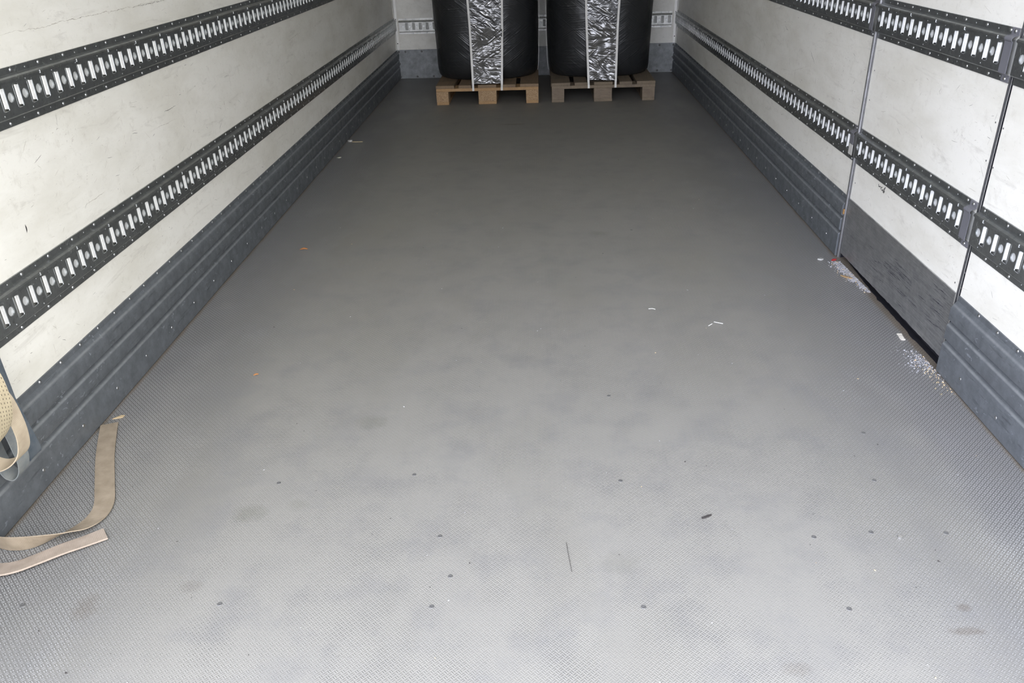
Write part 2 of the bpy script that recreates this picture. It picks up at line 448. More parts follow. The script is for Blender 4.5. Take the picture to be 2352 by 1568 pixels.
# ------------------------------------------------------------------ kick plates
KP = [(0, .2476), (.0035, .2470), (.0035, .2325), (.0055, .2305), (.0125, .2195), (.0165, .2125), (.0172, .209), (.0172, .176), (.0160, .1725), (.0075, .1690), (.0070, .1655),
      (.0120, .1610), (.0165, .1555), (.0172, .152), (.0172, .115), (.0160, .1115), (.0075, .1080), (.0070, .1045), (.0120, .1000), (.0165, .0945), (.0172, .091), (.0172, .0035), (.015, .001), (0, .001)]
def rivet_mesh(name, r=.0055, h=.0032, mat=None, hollow=False):
    bm = bmesh.new()
    prof = [(r*1.25, 0), (r*1.2, h*.22), (r, h*.45), (r*.8, h*.8), (r*.45, h), (0, h)] if not hollow else [(r*1.3, 0), (r*1.25, h*.7), (r*.9, h), (r*.5, h*.5), (0, h*.3)]
    rings = []
    for (q, z) in prof:
        if q == 0: rings.append([bm.verts.new((0, z, 0))])
        else: rings.append([bm.verts.new((q*math.cos(a*PI/5), z, q*math.sin(a*PI/5))) for a in range(10)])
    for a, b in zip(rings, rings[1:]):
        for i in range(10):
            j = (i+1) % 10
            if len(b) == 1: bm.faces.new((a[i], a[j], b[0]))
            else: bm.faces.new((a[i], a[j], b[j], b[i]))
    bmesh.ops.recalc_face_normals(bm, faces=bm.faces[:])
    me = bpy.data.meshes.new(name); bm.to_mesh(me); bm.free()
    for p in me.polygons: p.use_smooth = True
    me.materials.append(mat or M_RIVET)
    return me
ME_RIVET = rivet_mesh('rivet', .0043, .0028); ME_RIVETS = rivet_mesh('small_rivet', .0024, .0014, M_RAIL)
ME_LOWRIV = rivet_mesh('washer_rivet', .0042, .0016, M_RIVET, True)
ME_BOLT = rivet_mesh('bolt', .0075, .005, M_SCREW)

def place_parts(parent, name, me, spots, Mw, limit=100):
    """spots = local matrices; the ones that show largest become parts, the rest one stuff mesh"""
    vis = [(((Mw @ s).translation-CAM).length, s) for s in spots if in_frame((Mw @ s).translation)]
    vis.sort(key=lambda t: t[0])
    keep = [s for _, s in vis[:limit]]
    ids = {id(s) for s in keep}
    rest = [s for s in spots if id(s) not in ids]
    for s in keep:
        o = bpy.data.objects.new(name, me); C.objects.link(o); o.parent = parent; o.matrix_local = s
    if rest:
        bm = bmesh.new()
        for s in rest:
            b0 = len(bm.verts); bm.from_mesh(me); bm.verts.ensure_lookup_table()
            for v in bm.verts[b0:]: v.co = s @ v.co
        m2 = bpy.data.meshes.new(name); bm.to_mesh(m2); bm.free()
        for p in m2.polygons: p.use_smooth = True
        for mt in me.materials: m2.materials.append(mt)
        o = bpy.data.objects.new(name, m2); C.objects.link(o); o.parent = parent
        o['kind'] = 'stuff'

def kick(name, side, y0, y1):
    """side -1 left wall, +1 right wall"""
    bm = bmesh.new()
    nseg = max(1, int((y1-y0)/.25))
    jit = [random.uniform(-.0006, .0006) for _ in range(nseg+1)]
    rings = []
    for i in range(nseg+1):
        y = y0+(y1-y0)*i/nseg
        rings.append([bm.verts.new((side*(W2-q[0]-(jit[i] if q[0] > .01 else 0)), y, q[1])) for q in KP])
    for a, b in zip(rings, rings[1:]):
        for j in range(len(KP)-1): bm.faces.new((a[j], a[j+1], b[j+1], b[j]))
    for r in (rings[0], rings[-1]): bm.faces.new(r)
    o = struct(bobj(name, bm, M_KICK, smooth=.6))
    th = -PI/2 if side < 0 else PI/2
    R = Matrix.Rotation(th, 4, 'Z')
    top, low = [], []
    y = 1.824-.1014*20
    while y < y1-.02:
        if y > y0+.02: top.append(Matrix.Translation((side*(W2-.003), y, .2405)) @ R)
        y += .1014
    y = 1.611-.2005*10
    while y < y1-.02:
        if y > y0+.02: low.append(Matrix.Translation((side*(W2-.0170), y, .049)) @ R)
        y += .2005
    place_parts(o, 'rivet', ME_RIVET, top, Matrix.Identity(4)); place_parts(o, 'rivet', ME_LOWRIV, low, Matrix.Identity(4))
    return o
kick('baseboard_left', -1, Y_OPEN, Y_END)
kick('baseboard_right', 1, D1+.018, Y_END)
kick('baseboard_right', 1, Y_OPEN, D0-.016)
bm = bmesh.new(); box(bm, -W2+.005, W2-.005, Y_END-.004, Y_END, .001, .2476)
bb = struct(bobj('baseboard_back', bm, M_PLATE))
spots = []
for x in (-1.224, -1.163, -1.016, -.87, .96, 1.10, 1.222): spots.append((x, .231))
for x in (-1.223, -1.071, -.922, .93, 1.09, 1.215): spots.append((x, .016))
spots += [(-1.223, .129), (1.222, .129)]
R180 = Matrix.Rotation(PI, 4, 'Z')
place_parts(bb, 'bolt', ME_BOLT, [Matrix.Translation((x, Y_END-.004, z)) @ R180 for x, z in spots], Matrix.Identity(4))

# ------------------------------------------------------------------ cargo rails
PIT, RH = .0606, .1315
SLOT_Z, SL_HW, SL_HH, CIR_R, PLATE_Y = .067, .0112, .0275, .0118, .0150
PZ0, PZ1 = .024, .100
def outline_slot(n=20, hw=SL_HW, hh=SL_HH, r=.0042):
    pts = []
    for (cx, cz, a0) in ((hw-r, hh-r, 0), (-hw+r, hh-r, PI/2), (-hw+r, -hh+r, PI), (hw-r, -hh+r, 1.5*PI)):
        for k in range(5):
            a = a0+k*PI/8; pts.append((cx+r*math.cos(a), cz+r*math.sin(a)))
    return pts
def outline_circ(r=CIR_R): return [(r*math.cos(2*PI*(k+.5)/20), r*math.sin(2*PI*(k+.5)/20)) for k in range(20)]
def to_rect(p, hw, z0, z1):
    x, z = p; t = 1e9
    if abs(x) > 1e-9: t = min(t, hw/abs(x))
    if z > 1e-9: t = min(t, z1/z)
    if z < -1e-9: t = min(t, z0/z)
    return (x*t, z*t)
def slot_mesh():
    bm = bmesh.new()
    o = outline_slot(); rings = []
    for (sc_, y) in ((.0014, .0002), (.0007, .0009), (0, .0009), (-.0006, -.0008)):
        rings.append([bm.verts.new((x*(1+sc_/SL_HW), y, z*(1+sc_/SL_HH))) for x, z in o])
    for a, b in zip(rings, rings[1:]):
        for i in range(20): bm.faces.new((a[i], a[(i+1) % 20], b[(i+1) % 20], b[i])).material_index = 1
    for sg in (1, -1):   # lips folded back along both long sides
        pr = [(SL_HW-.0006, -.0004), (SL_HW-.0008, -.0050), (SL_HW-.0014, -.0074), (SL_HW-.0030, -.0090), (SL_HW-.0021, -.0096), (SL_HW-.0003, -.0078), (SL_HW+.0004, -.0050), (SL_HW+.0004, -.0004)]
        extrude_profile(bm, pr, -SL_HH+.0045, SL_HH-.0035, lambda t, q: (sg*q[0], q[1], t), 1, True)
    bmesh.ops.recalc_face_normals(bm, faces=bm.faces[:])
    me = bpy.data.meshes.new('slot_lining'); bm.to_mesh(me); bm.free()
    for p in me.polygons: p.use_smooth = True
    me.set_sharp_from_angle(angle=.7); me.materials.append(M_LIP_LIT); me.materials.append(M_RAIL)
    return me
ME_SLOT = slot_mesh()

def rail(label, origin, th, length, slot0, riv0=None, caps=(), hide=None, broken=False, plate=None):
    e = empty('cargo_rail', origin, th); tag(e, label, 'rail', 'cargo rails on the walls')
    Mw = Matrix.Translation(origin) @ Matrix.Rotation(th, 4, 'Z')
    bm = bmesh.new()
    seg = [0, length]
    low = [(0, 0), (.0032, .0004), (.0032, .0165), (.0042, .0185), (.0125, .0215), (PLATE_Y, PZ0)]
    high = [(PLATE_Y, PZ1), (.0185, .1025), (.0195, .1060), (.0175, .1095), (.0120, .1125), (.0046, .1145), (.0034, .1155), (.0034, RH-.0004), (0, RH)]
    nl = max(1, int(length/.3))
    extrude_profile(bm, low, 0, length, lambda t, q: (t, q[0], q[1]), nl)
    extrude_profile(bm, high, 0, length, lambda t, q: (t, q[0], q[1]), nl)
    k0 = math.ceil((.022-slot0)/PIT); xs = []
    x = slot0+k0*PIT
    while x < length-.022: xs.append(x); x += PIT
    os_, oc = outline_slot(hw=SL_HW+.0012, hh=SL_HH+.0012), outline_circ()
    z0, z1 = PZ0-SLOT_Z, PZ1-SLOT_Z; hw = PIT/4
    def module(xc, ol, depth):
        a = [bm.verts.new((xc+px, PLATE_Y, SLOT_Z+pz)) for px, pz in ol]
        ob = [to_rect(p, hw, z0, z1) for p in ol]
        b = [bm.verts.new((xc+px, PLATE_Y, SLOT_Z+pz)) for px, pz in ob]
        n = len(ol)
        for i in range(n): bm.faces.new((a[i], a[(i+1) % n], b[(i+1) % n], b[i]))
        for sx_ in (1, -1):   # rectangle corners
            for zz in (z0, z1):
                best = [i for i in range(n) if abs(ob[i][0]-sx_*hw) < 1e-6 and ob[i][1]*zz > 0]
                best2 = [i for i in range(n) if abs(ob[i][1]-zz) < 1e-6 and ob[i][0]*sx_ > 0]
                if best and best2:
                    i = max(best, key=lambda q: abs(ob[q][1])); j = max(best2, key=lambda q: abs(ob[q][0]))
                    c_ = bm.verts.new((xc+sx_*hw, PLATE_Y, SLOT_Z+zz))
                    try: bm.faces.new((b[i], b[j], c_))
                    except ValueError: pass
        if depth:
            c_ = [bm.verts.new((xc+px*.97, PLATE_Y-depth, SLOT_Z+pz*.97)) for px, pz in ol]
            for i in range(n): bm.faces.new((a[i], a[(i+1) % n], c_[(i+1) % n], c_[i]))
            d_ = [bm.verts.new((xc+px*.6, PLATE_Y-depth*1.3, SLOT_Z+pz*.6)) for px, pz in ol]
            for i in range(n): bm.faces.new((c_[i], c_[(i+1) % n], d_[(i+1) % n], d_[i])).material_index = 1
            bm.faces.new(d_).material_index = 1
    def quad(a, b):
        bm.faces.new([bm.verts.new(p) for p in ((a, PLATE_Y, PZ0), (b, PLATE_Y, PZ0), (b, PLATE_Y, PZ1), (a, PLATE_Y, PZ1))])
    cur = 0
    start = xs[0]-PIT/2
    if start-hw > 0.004: module(start, oc, .0028); first = start-hw
    else: first = xs[0]-hw
    quad(0, first)
    for x in xs:
        module(x, os_, 0); cur = x+hw
        if x+PIT/2+hw < length-.001: module(x+PIT/2, oc, .0028); cur = x+3*hw
    quad(cur, length)
    # pressed crimps across the upper bead
    k = 0; x = slot0 % (3*PIT)+.012
    while x < length-.03:
        for (bx, by, bz) in ((0, .0195, .1045),):
            box(bm, x-.0008, x+.0008, by-.004, by+.0006, bz-.0035, bz+.0040, 0, None, 1)
        x += 3*PIT
    box(bm, .001, length-.001, .0004, .0016, .022, .102, 0, None, 2)
    bobj('rail_plate', bm, [plate or M_RAIL, M_DISC, M_BACK], e)
    if hide: vis_xs = [x for x in xs if not hide((Mw @ Vector((x, 0, 0))).x)]
    else: vis_xs = xs
    place_parts(e, 'slot_lining', ME_SLOT, [Matrix.Translation((x, PLATE_Y, SLOT_Z)) for x in vis_xs], Mw)
    rv = []
    r0 = (riv0 if riv0 is not None else slot0+.02) % .1212
    x = r0
    while x < length-.012:
        if x > .012: rv.append(Matrix.Translation((x, .0032, RH-.0078)))
        xb = x+.06
        if .012 < xb < length-.012: rv.append(Matrix.Translation((xb, .0030, .0085)))
        x += .1212
    if hide: rv = [s for s in rv if not hide((Mw @ s.translation).x)]
    place_parts(e, 'rivet', ME_RIVET, rv, Mw)
    sm = []
    x = r0+.0606
    while x < length-.02:
        sm += [Matrix.Translation((x, .0034, RH-.010)), Matrix.Translation((x-.06, .0030, .011)), Matrix.Translation((x+.03, PLATE_Y, PZ1-.001)), Matrix.Translation((x+.03, PLATE_Y, PZ0+.0065))]
        x += .1212
    sm = [s for s in sm if .012 < s.translation.x < length-.012]
    if hide: sm = [s for s in sm if not hide((Mw @ s.translation).x)]
    place_parts(e, 'small_rivet', ME_RIVETS, sm, Mw)
    for (c0, c1) in caps:
        b2 = bmesh.new()
        inner = c0 > length/2
        pr = [(q[0]+.0016, q[1]) for q in low]+[(PLATE_Y+.0016, .05 if not broken else .066), (PLATE_Y+.0016, .085), (PLATE_Y+.002, PZ1)]+[(q[0]+.0016, q[1]) for q in high[1:]]
        if broken: pr = [(PLATE_Y+.0016, .064), (PLATE_Y+.0016, .085), (PLATE_Y+.002, PZ1)]+[(q[0]+.0016, q[1]) for q in high[1:]]
        pr2 = [(max(0, a-.0016), b) for a, b in pr]
        extrude_profile(b2, pr+pr2[::-1], c0, c1, lambda t, q: (t, q[0], q[1]), 1, True)
        cp = bobj('end_cap', b2, M_CAP, e)
        cp['label'] = 'plain grey end cap' if not broken else 'grey end cap with its lower half broken off'
        if broken:
            b2 = bmesh.new(); box(b2, c0-.002, c1, PLATE_Y, PLATE_Y+.0012, .024, .063)
            bobj('bare_patch', b2, M_TRIM, e)
        for zz in (.0085, RH-.0078):
            o = bpy.data.objects.new('rivet', ME_RIVET); C.objects.link(o); o.parent = e; o.location = ((c0+c1)/2, .005, zz)
    return e
TL, TR, TB = -PI/2, PI/2, PI
ZL, ZU = .385, .8345
YB = Y_END-.006
rail('long galvanized slotted rail, lower one on the left wall', (-W2, YB, ZL), TL, YB-Y_OPEN-.02, YB-1.6635, YB-1.788)
rail('long galvanized slotted rail, upper one on the left wall', (-W2, YB, ZU), TL, YB-Y_OPEN-.02, YB-1.908, YB-1.865)
rail('long slotted rail low on the right wall, behind the side door toward the pallets', (W2, D1+.022, ZL), TR, YB-D1-.022, 3.1415-D1-.022, .0+.06, caps=((.0, .034),), broken=True)
rail('long slotted rail high on the right wall, behind the side door toward the pallets', (W2, D1+.022, ZU), TR, YB-D1-.022, 3.124-D1-.022, .06, caps=((.0, .030),))
rail('short slotted rail with grey cap, lower one on the side door', (W2, D0+.004, ZL), TR, D1-D0-.010, 2.2256-D0-.004-.001, .055, caps=((.0, .036),))
rail('short slotted rail with grey cap, upper one on the side door', (W2, D0+.004, ZU), TR, D1-D0-.010, 2.2256-D0-.004, .045, caps=((.0, .036),))
L_N = D0-.018-(Y_OPEN+.02)
rail('lower slotted rail on the right wall nearest the camera, before the door', (W2, Y_OPEN+.02, ZL), TR, L_N, 2.0805-Y_OPEN-.02, L_N-.018)
rail('upper slotted rail on the right wall nearest the camera, before the door', (W2, Y_OPEN+.02, ZU), TR, L_N, 2.0805-Y_OPEN-.02, L_N-.018)
rail('silvery slotted rail across the front bulkhead behind the wrapped loads', (1.195, Y_END, .3775), TB, 2.395, 1.195-1.082-.03, .03, plate=M_RAIL_PALE,
     hide=lambda x: -.80 < x < .03 or .105 < x < .92)

# ------------------------------------------------------------------ scuffs on the walls
def scuffs(parent, side, y0, y1, n, seed, mats=(M_SCUFF, M_SCUFF2, M_BLACKMK), zr=(.26, 1.15), extra=()):
    rnd = random.Random(seed)
    bm = bmesh.new()
    def mark(y, z, L, ang, wd, mi):
        c, s = math.cos(ang), math.sin(ang)
        steps = max(3, int(L/.006)); pts = []
        off = 0
        for i in range(steps+1):
            t = i/steps-.5; off = off*.8+rnd.uniform(-.8, .8)*wd
            ww = wd*(1-abs(2*t)**3)*(rnd.uniform(.5, 1) if L < .15 else rnd.choice((.1, .3, .6, 1)))+.0002
            pts.append((y+t*L*c-s*off, z+t*L*s+c*off, ww))
        for a, b in zip(pts, pts[1:]):
            vs = [bm.verts.new((side*(W2-.0005), q[0]-s*q[2]*k, q[1]+c*q[2]*k)) for q, k in ((a, -.5), (b, -.5), (b, .5), (a, .5))]
            f = bm.faces.new(vs); f.material_index = mi
    bands = [(.255, .378), (.525, .828), (.972, 1.25)]
    for _ in range(n):
        y = y0+(y1-y0)*rnd.random()**1.5; lo_, hi_ = rnd.choice(bands+[bands[1]]*2); z = rnd.uniform(lo_+.01, hi_-.01)
        a = rnd.gauss(0, .5) if rnd.random() < .7 else rnd.uniform(0, PI)
        L = min(rnd.expovariate(1/.012)+.003, .06)
        if abs(math.sin(a))*L > .03: L = .03
        mark(y, z, L, a, rnd.uniform(.0005, .0014), 0 if rnd.random() < .33 else 1)
    for e in extra: mark(*e)
    o = bobj('scuff_marks', bm, list(mats), parent); o['kind'] = 'stuff'
scuffs(wall_left, -1, 1.5, 7.2, 520, 3, extra=[(2.45, 1.037, .95, .004, .0022, 1), (2.85, 1.036, .3, .0, .002, 0), (2.8, .70, .10, .05, .0022, 0), (2.75, .662, .16, -.03, .0012, 1), (2.2, .57, .12, .02, .0015, 1), (4.4, .74, .2, .05, .002, 1), (1.86, .60, .022, 1.3, .005, 2), (3.3, .62, .02, .9, .006, 1)])
scuffs(wall_right, 1, 3.1, 7.2, 330, 5, extra=[(3.75, .67, .09, .5, .002, 0), (3.9, .60, .25, -.25, .0013, 1), (4.2, .74, .06, .3, .002, 0)])
scuffs(wall_right, 1, 1.5, 2.14, 60, 8)
ex = [(2.80+random.uniform(-.03, .03), .368+random.uniform(-.008, .008), random.uniform(.005, .016), random.uniform(0, 3), .0062, 2) for _ in range(15)]
scuffs(door, 1, D0+.02, D1-.02, 90, 9, extra=ex)
# dark smears on the door's plate
bm = bmesh.new(); rnd = random.Random(4)
for _ in range(60):
    y = D0+.05+rnd.random()**1.5*.62; z = .150-.055*(y-D0)+rnd.gauss(0, .030)
    if not .06 < z < .225: continue
    L = rnd.uniform(.02, .11); wd = rnd.uniform(.0008, .0034); st_ = max(4, int(L/.006)); sl = rnd.uniform(-.10, .02); off = 0; pv = None
    for k in range(st_+1):
        t = k/st_-.5; off += rnd.uniform(-.35, .35)*wd; ww = wd*(1-abs(2*t)**2)*rnd.uniform(.25, 1)+.0001
        c_ = (y+t*L, z+t*L*sl+off); cur = [bm.verts.new((W2-.0052, c_[0], c_[1]+q*ww/2)) for q in (-1, 1)]
        if pv: bm.faces.new((pv[0], cur[0], cur[1], pv[1]))
        pv = cur
o = bobj('dark_smears', bm, simple('smear_dark', (.055, .055, .065), .6), door); o['kind'] = 'stuff'

# small dark screws along the door joints
ME_WS = rivet_mesh('screw', .0022, .0010, M_SCREW)
for par, y, z in [(wall_right, 3.096, .727), (door, 3.043, .727), (wall_right, 3.096, .625), (door, 3.043, .624), (door, 2.184, .732), (wall_right, 2.141, .726), (door, 2.184, .630),
                  (wall_right, 2.143, .622), (wall_right, 3.100, .314), (wall_right, 2.150, .317), (door, 2.190, .270), (door, 3.043, .314)]:
    o = bpy.data.objects.new('screw', ME_WS); C.objects.link(o); o.parent = par; o.location = (W2-.0003, y, z); o.rotation_euler = (0, 0, PI/2)
# floor screws
ME_FS = rivet_mesh('screw', .0042, .0010, M_SCREW, True)
for x, y in [(-.202, 1.416), (-.166, 1.289), (-.196, 1.203), (.236, 1.202), (.227, 1.617), (-.293, 1.647), (-.64, 1.21), (-1.058, 1.206), (.639, 1.409), (.934, 1.421), (.645, 1.197),
             (.229, 2.02), (.77, 1.424), (.846, 1.613), (.892, 1.818), (-.633, 1.616), (.439, 3.434)]:
    o = bpy.data.objects.new('screw', ME_FS); C.objects.link(o); o.parent = floor; o.location = (x, y, 0); o.rotation_euler = (PI/2, 0, 0)

# ------------------------------------------------------------------ pallets
WOODS = {
 'new': (wood('pine_boards', (.33, .20, .10), (.43, .28, .14), (.17, .11, .065)), wood('pine_boards_top', (.18, .125, .078), (.245, .175, .11), (.10, .075, .055)), chipboard('chipboard_block', (.27, .17, .09), (.42, .29, .165))),
 'old': (wood('weathered_boards', (.17, .135, .095), (.24, .19, .135), (.08, .068, .055)), wood('weathered_boards_top', (.15, .12, .085), (.21, .165, .115), (.085, .072, .06)), wood('weathered_block', (.165, .13, .095), (.235, .185, .135), (.075, .055, .042), (3, 3, 14)))}
def pallet(x0, kind, label, wdt=.785):
    rnd = random.Random(int(x0*100)+5)
    y0 = 6.305; s = wdt/.8
    e = empty('pallet', (x0+wdt/2, y0+.6, 0)); tag(e, label, 'pallet', 'wooden pallets under the loads')
    mw, mt, mb = WOODS[kind]
    T = Matrix.Translation((-wdt/2, -.6, 0))
    def part(name, b, mat, M=None):
        bm = bmesh.new(); box(bm, *b, .0025)
        for v in bm.verts:
            v.co += Vector((0, 0, rnd.uniform(-.0008, .0008))) if False else Vector()
        bmesh.ops.transform(bm, matrix=T @ (M or Matrix.Identity(4)), verts=bm.verts[:])
        return bobj(name, bm, mat, e)
    xs = [(0, .145), (.1775, .2775), (.3275, .4725), (.5225, .6225), (.655, .8)]
    for a, b in xs:
        o = part('deck_board', (a*s+.001, b*s-.001, rnd.uniform(-.003, .004), 1.2, .122, .144), mt)
    for ya in (0, .5275, 1.055):
        part('cross_board', (.002, wdt-.002, ya, ya+.145, .100, .122), mw)
    for a, b in ((0, .1), (.3275, .4725), (.7, .8)):
        part('bottom_board', (a*s+.002, b*s-.002, .004, 1.196, .0005, .022), mw)
        for ya in (0, .5275, 1.055):
            d = rnd.uniform(-.004, .004)
            part('block', (a*s+.001+max(0, d), b*s-.001+min(0, d), ya+.003, ya+.143, .022, .100), mb)
    return e
pallet(-.757, 'new', 'orange-toned pine pallet with chipboard blocks under the left wrapped load')
pallet(.125, 'old', 'grey-brown weathered wooden pallet under the right wrapped load')

# ------------------------------------------------------------------ wrapped loads
M_BLACK, M_FILM = black_wrap(), clear_film()
M_PSTRAP = simple('white_packing_strap', (.72, .71, .67), .5, 0, .4, .06, 30)
LEV = [(.1445, .368, .405), (.150, .385, .428), (.165, .398, .445), (.21, .405, .468), (.30, .409, .482), (.45, .413, .490), (.65, .417, .496), (.9, .420, .50), (1.2, .420, .50), (1.42, .415, .495), (1.47, .40, .48), (1.485, .36, .44)]
def lev(z):
    for p, q in zip(LEV, LEV[1:]):
        if z <= q[0]:
            t = (z-p[0])/(q[0]-p[0]); return p[1]+t*(q[1]-p[1]), p[2]+t*(q[2]-p[2])
    return LEV[-1][1:]
NE = 2.9
def load(cx, label, xl_top, xl_bot, xr_top, xr_bot, inner, hem):
    e = empty('wrapped_load', (cx, 6.955, .1445)); tag(e, label, 'wrapped load', 'black wrapped loads on pallets')
    T = Matrix.Translation((-cx, -6.955, -.1445))
    cy = 6.955
    rnd = random.Random(int(cx*1000))
    bm = bmesh.new(); nu = 72; rings = []
    zs = [l[0] for l in LEV]; zz = []
    for a, b in zip(zs, zs[1:]):
        k = max(1, int((b-a)/.03))
        zz += [a+(b-a)*i/k for i in range(k)]
    zz.append(zs[-1])
    ph = [rnd.uniform(0, 6) for _ in range(4)]
    for z in zz:
        a, b = lev(z); r = []
        for i in range(nu):
            t = 2*PI*i/nu; c, s_ = math.cos(t), math.sin(t)
            wob = 1+.004*math.sin(3*t+z*7+ph[0])+.003*math.sin(7*t-z*11+ph[1])+.002*math.sin(13*t+z*23+ph[2])
            r.append(bm.verts.new((cx+a*wob*math.copysign(abs(c)**(2/NE), c), cy+b*wob*math.copysign(abs(s_)**(2/NE), s_), z)))
        rings.append(r)
    for r, q in zip(rings, rings[1:]):
        for i in range(nu): bm.faces.new((r[i], r[(i+1) % nu], q[(i+1) % nu], q[i]))
    bm.faces.new(rings[-1]); bm.faces.new(rings[0][::-1])
    bmesh.ops.transform(bm, matrix=T, verts=bm.verts[:])
    bobj('black_wrap', bm, M_BLACK, e, smooth=.9)
    def front(x, z, off=.004):
        a, b = lev(z); q = min(1, abs(x-cx)/a)
        yb = cy-b*1.008*(1-q**NE)**(1/NE)-off
        ys = 6.318+(z-.146)*.34       # taut line from the pallet edge
        return min(yb, ys) if z < .55 else min(yb, ys if ys < yb else yb)
    def xat(t, b, z): return b+(t-b)*(z-.11)/(.74-.11)
    # film between the straps
    bm = bmesh.new(); nx, nz = 44, 190; g = []
    for j in range(nz+1):
        z = .149+(1.35-.149)*j/nz; row = []
        for i in range(nx+1):
            q = i/nx
            x = xat(xl_top, xl_bot, z)+(xat(xr_top, xr_bot, z)-xat(xl_top, xl_bot, z))*q
            zq = z+(hem*(1-q) if j == 0 else 0)
            k = .0035*math.sin(11*q+22*z+5*math.sin(9*z))*math.sin(25*z+5*q+ph[3])+.0012*math.sin(70*z+14*q*math.sin(9*z+ph[0]))+rnd.uniform(-.0005, .0005)
            k *= min(1, 5*q, 5*(1-q)); k = min(k, .0035)
            row.append(bm.verts.new((x, front(x, zq, .008)+k, zq)))
        g.append(row)
    for j in range(nz):
        for i in range(nx): bm.faces.new((g[j][i], g[j][i+1], g[j+1][i+1], g[j+1][i]))
    bmesh.ops.transform(bm, matrix=T, verts=bm.verts[:])
    f = bobj('clear_film_panel', bm, M_FILM, e, smooth=4)
    sol = f.modifiers.new('thickness', 'SOLIDIFY'); sol.thickness = .0006; sol.offset = 0
    f['label'] = 'shiny crinkled clear film between the straps'
    for (t, b) in ((xl_top, xl_bot), (xr_top, xr_bot)):
        bm = bmesh.new()
        pts = [(b, 6.303, .101), (b, 6.3015, .112), (b, 6.303, .122)]
        for z in [.146, .2, .27, .35, .45, .55, .7, .9, 1.1, 1.3, 1.40]:
            x = xat(t, b, z); pts.append((x, front(x, z, .0135), z))
        ribbon(bm, pts, [(1, 0, 0)]*len(pts), .0155, .002, 3)
        bmesh.ops.transform(bm, matrix=T, verts=bm.verts[:])
        bobj('packing_strap', bm, M_PSTRAP, e)
    # strap over the inner side
    bm = bmesh.new(); pts = []
    for z in [.102, .16, .22, .32, .45, .65, .9, 1.2, 1.40]:
        a, b = lev(max(z, .17)); pts.append((cx+inner*(a*1.008+.004), 6.86, z) if z > .15 else (cx+inner*.400, 6.86, z))
    ribbon(bm, pts[1:], [(0, 1, 0)]*len(pts[1:]), .02, .002, 3)
    bmesh.ops.transform(bm, matrix=T, verts=bm.verts[:])
    bobj('packing_strap', bm, M_PSTRAP, e)
load(-.385, 'black stretch-wrapped load with silvery film on the orange-toned pine pallet', -.492, -.470, -.236, -.252, 1, .000)
load(.514, 'black stretch-wrapped load with silvery film on the grey-brown weathered pallet', .386, .407, .634, .609, -1, .012)

# ------------------------------------------------------------------ strap on the floor
M_BEIGE = webbing('beige_webbing', (.33, .27, .20), (.24, .195, .14))
M_CREAM = webbing('cream_webbing', (.62, .53, .36), (.52, .44, .30), (.05, .04, .035))
M_GREYW = webbing('grey_webbing', (.24, .25, .24), (.17, .19, .20))
M_BLUEW = webbing('blue_grey_webbing', (.085, .105, .125), (.13, .145, .16))
bm = bmesh.new()
P = [(-1.200, 1.888, .004), (-1.165, 1.80, .004), (-1.131, 1.72, .004), (-1.078, 1.61, .004), (-1.043, 1.535, .004), (-1.036, 1.487, .005), (-1.047, 1.448, .008), (-1.068, 1.420, .014), (-1.090, 1.398, .019),
     (-1.114, 1.380, .023), (-1.145, 1.368, .025), (-1.182, 1.366, .026), (-1.222, 1.376, .026)]
D = [(.9, -.1, 0), (.93, .36, 0), (.93, .38, 0), (.92, .36, .0), (.95, .12, .0), (.92, -.30, .04), (.74, -.62, .2), (.52, -.68, .48), (.38, -.60, .68), (.2, -.42, .86), (.05, -.25, .96), (.0, -.2, .98), (-.1, -.2, .96)]
ribbon(bm, P, D, .047, .0022, 8)
st = bobj('tie_down_strap', bm, M_BEIGE)
tag(st, 'beige webbing strap curving over the floor with one end pointing to the pallets', 'strap')
bm = bmesh.new()
P = [(-.985, 1.424, .004), (-1.02, 1.397, .005), (-1.06, 1.369, .006), (-1.10, 1.337, .006), (-1.135, 1.313, .006), (-1.175, 1.304, .006), (-1.219, 1.312, .006)]
D = [(.62, -.75, .05), (.62, -.75, .1), (.62, -.75, .12), (.6, -.76, .15), (.4, -.9, .15), (.1, -1, .15), (-.2, -1, .15)]
ribbon(bm, P, D, .046, .004, 8)
st = bobj('tie_down_strap', bm, webbing('beige_pink_webbing', (.40, .33, .27), (.31, .255, .205)))
tag(st, 'short straight end of beige webbing strap lying nearest the camera at left', 'strap')

# ------------------------------------------------------------------ bundle of webbing on the left wall
e = empty('strap_bundle', (-1.16, 1.5, .12)); tag(e, 'folded cream and grey webbing hanging from the left lower rail', 'strap')
T = Matrix.Translation((1.16, -1.5, -.12))
def hang(name, pts, dirs, wd, th_, mat):
    bm = bmesh.new(); ribbon(bm, pts, dirs, wd, th_, 8); bmesh.ops.transform(bm, matrix=T, verts=bm.verts[:])
    return bobj(name, bm, mat, e)
o = hang('hanging_loop', [(-1.222, 1.578, .462), (-1.2215, 1.578, .38), (-1.2205, 1.578, .30), (-1.2195, 1.578, .20), (-1.2185, 1.578, .145), (-1.214, 1.578, .122), (-1.205, 1.576, .119), (-1.198, 1.573, .135), (-1.197, 1.562, .20), (-1.200, 1.550, .30), (-1.206, 1.545, .40), (-1.21, 1.545, .455)],
     [(0, 1, 0)]*12, .045, .002, M_BLUEW); o['label'] = 'blue-grey webbing loop'
o = hang('hanging_loop', [(-1.205, 1.500, .45), (-1.19, 1.500, .36), (-1.182, 1.500, .27), (-1.176, 1.498, .21), (-1.172, 1.495, .165), (-1.181, 1.492, .135), (-1.200, 1.490, .125), (-1.216, 1.488, .15), (-1.220, 1.485, .25), (-1.220, 1.48, .42)],
     [(0, 1, 0)]*10, .043, .002, M_GREYW); o['label'] = 'grey webbing loop'
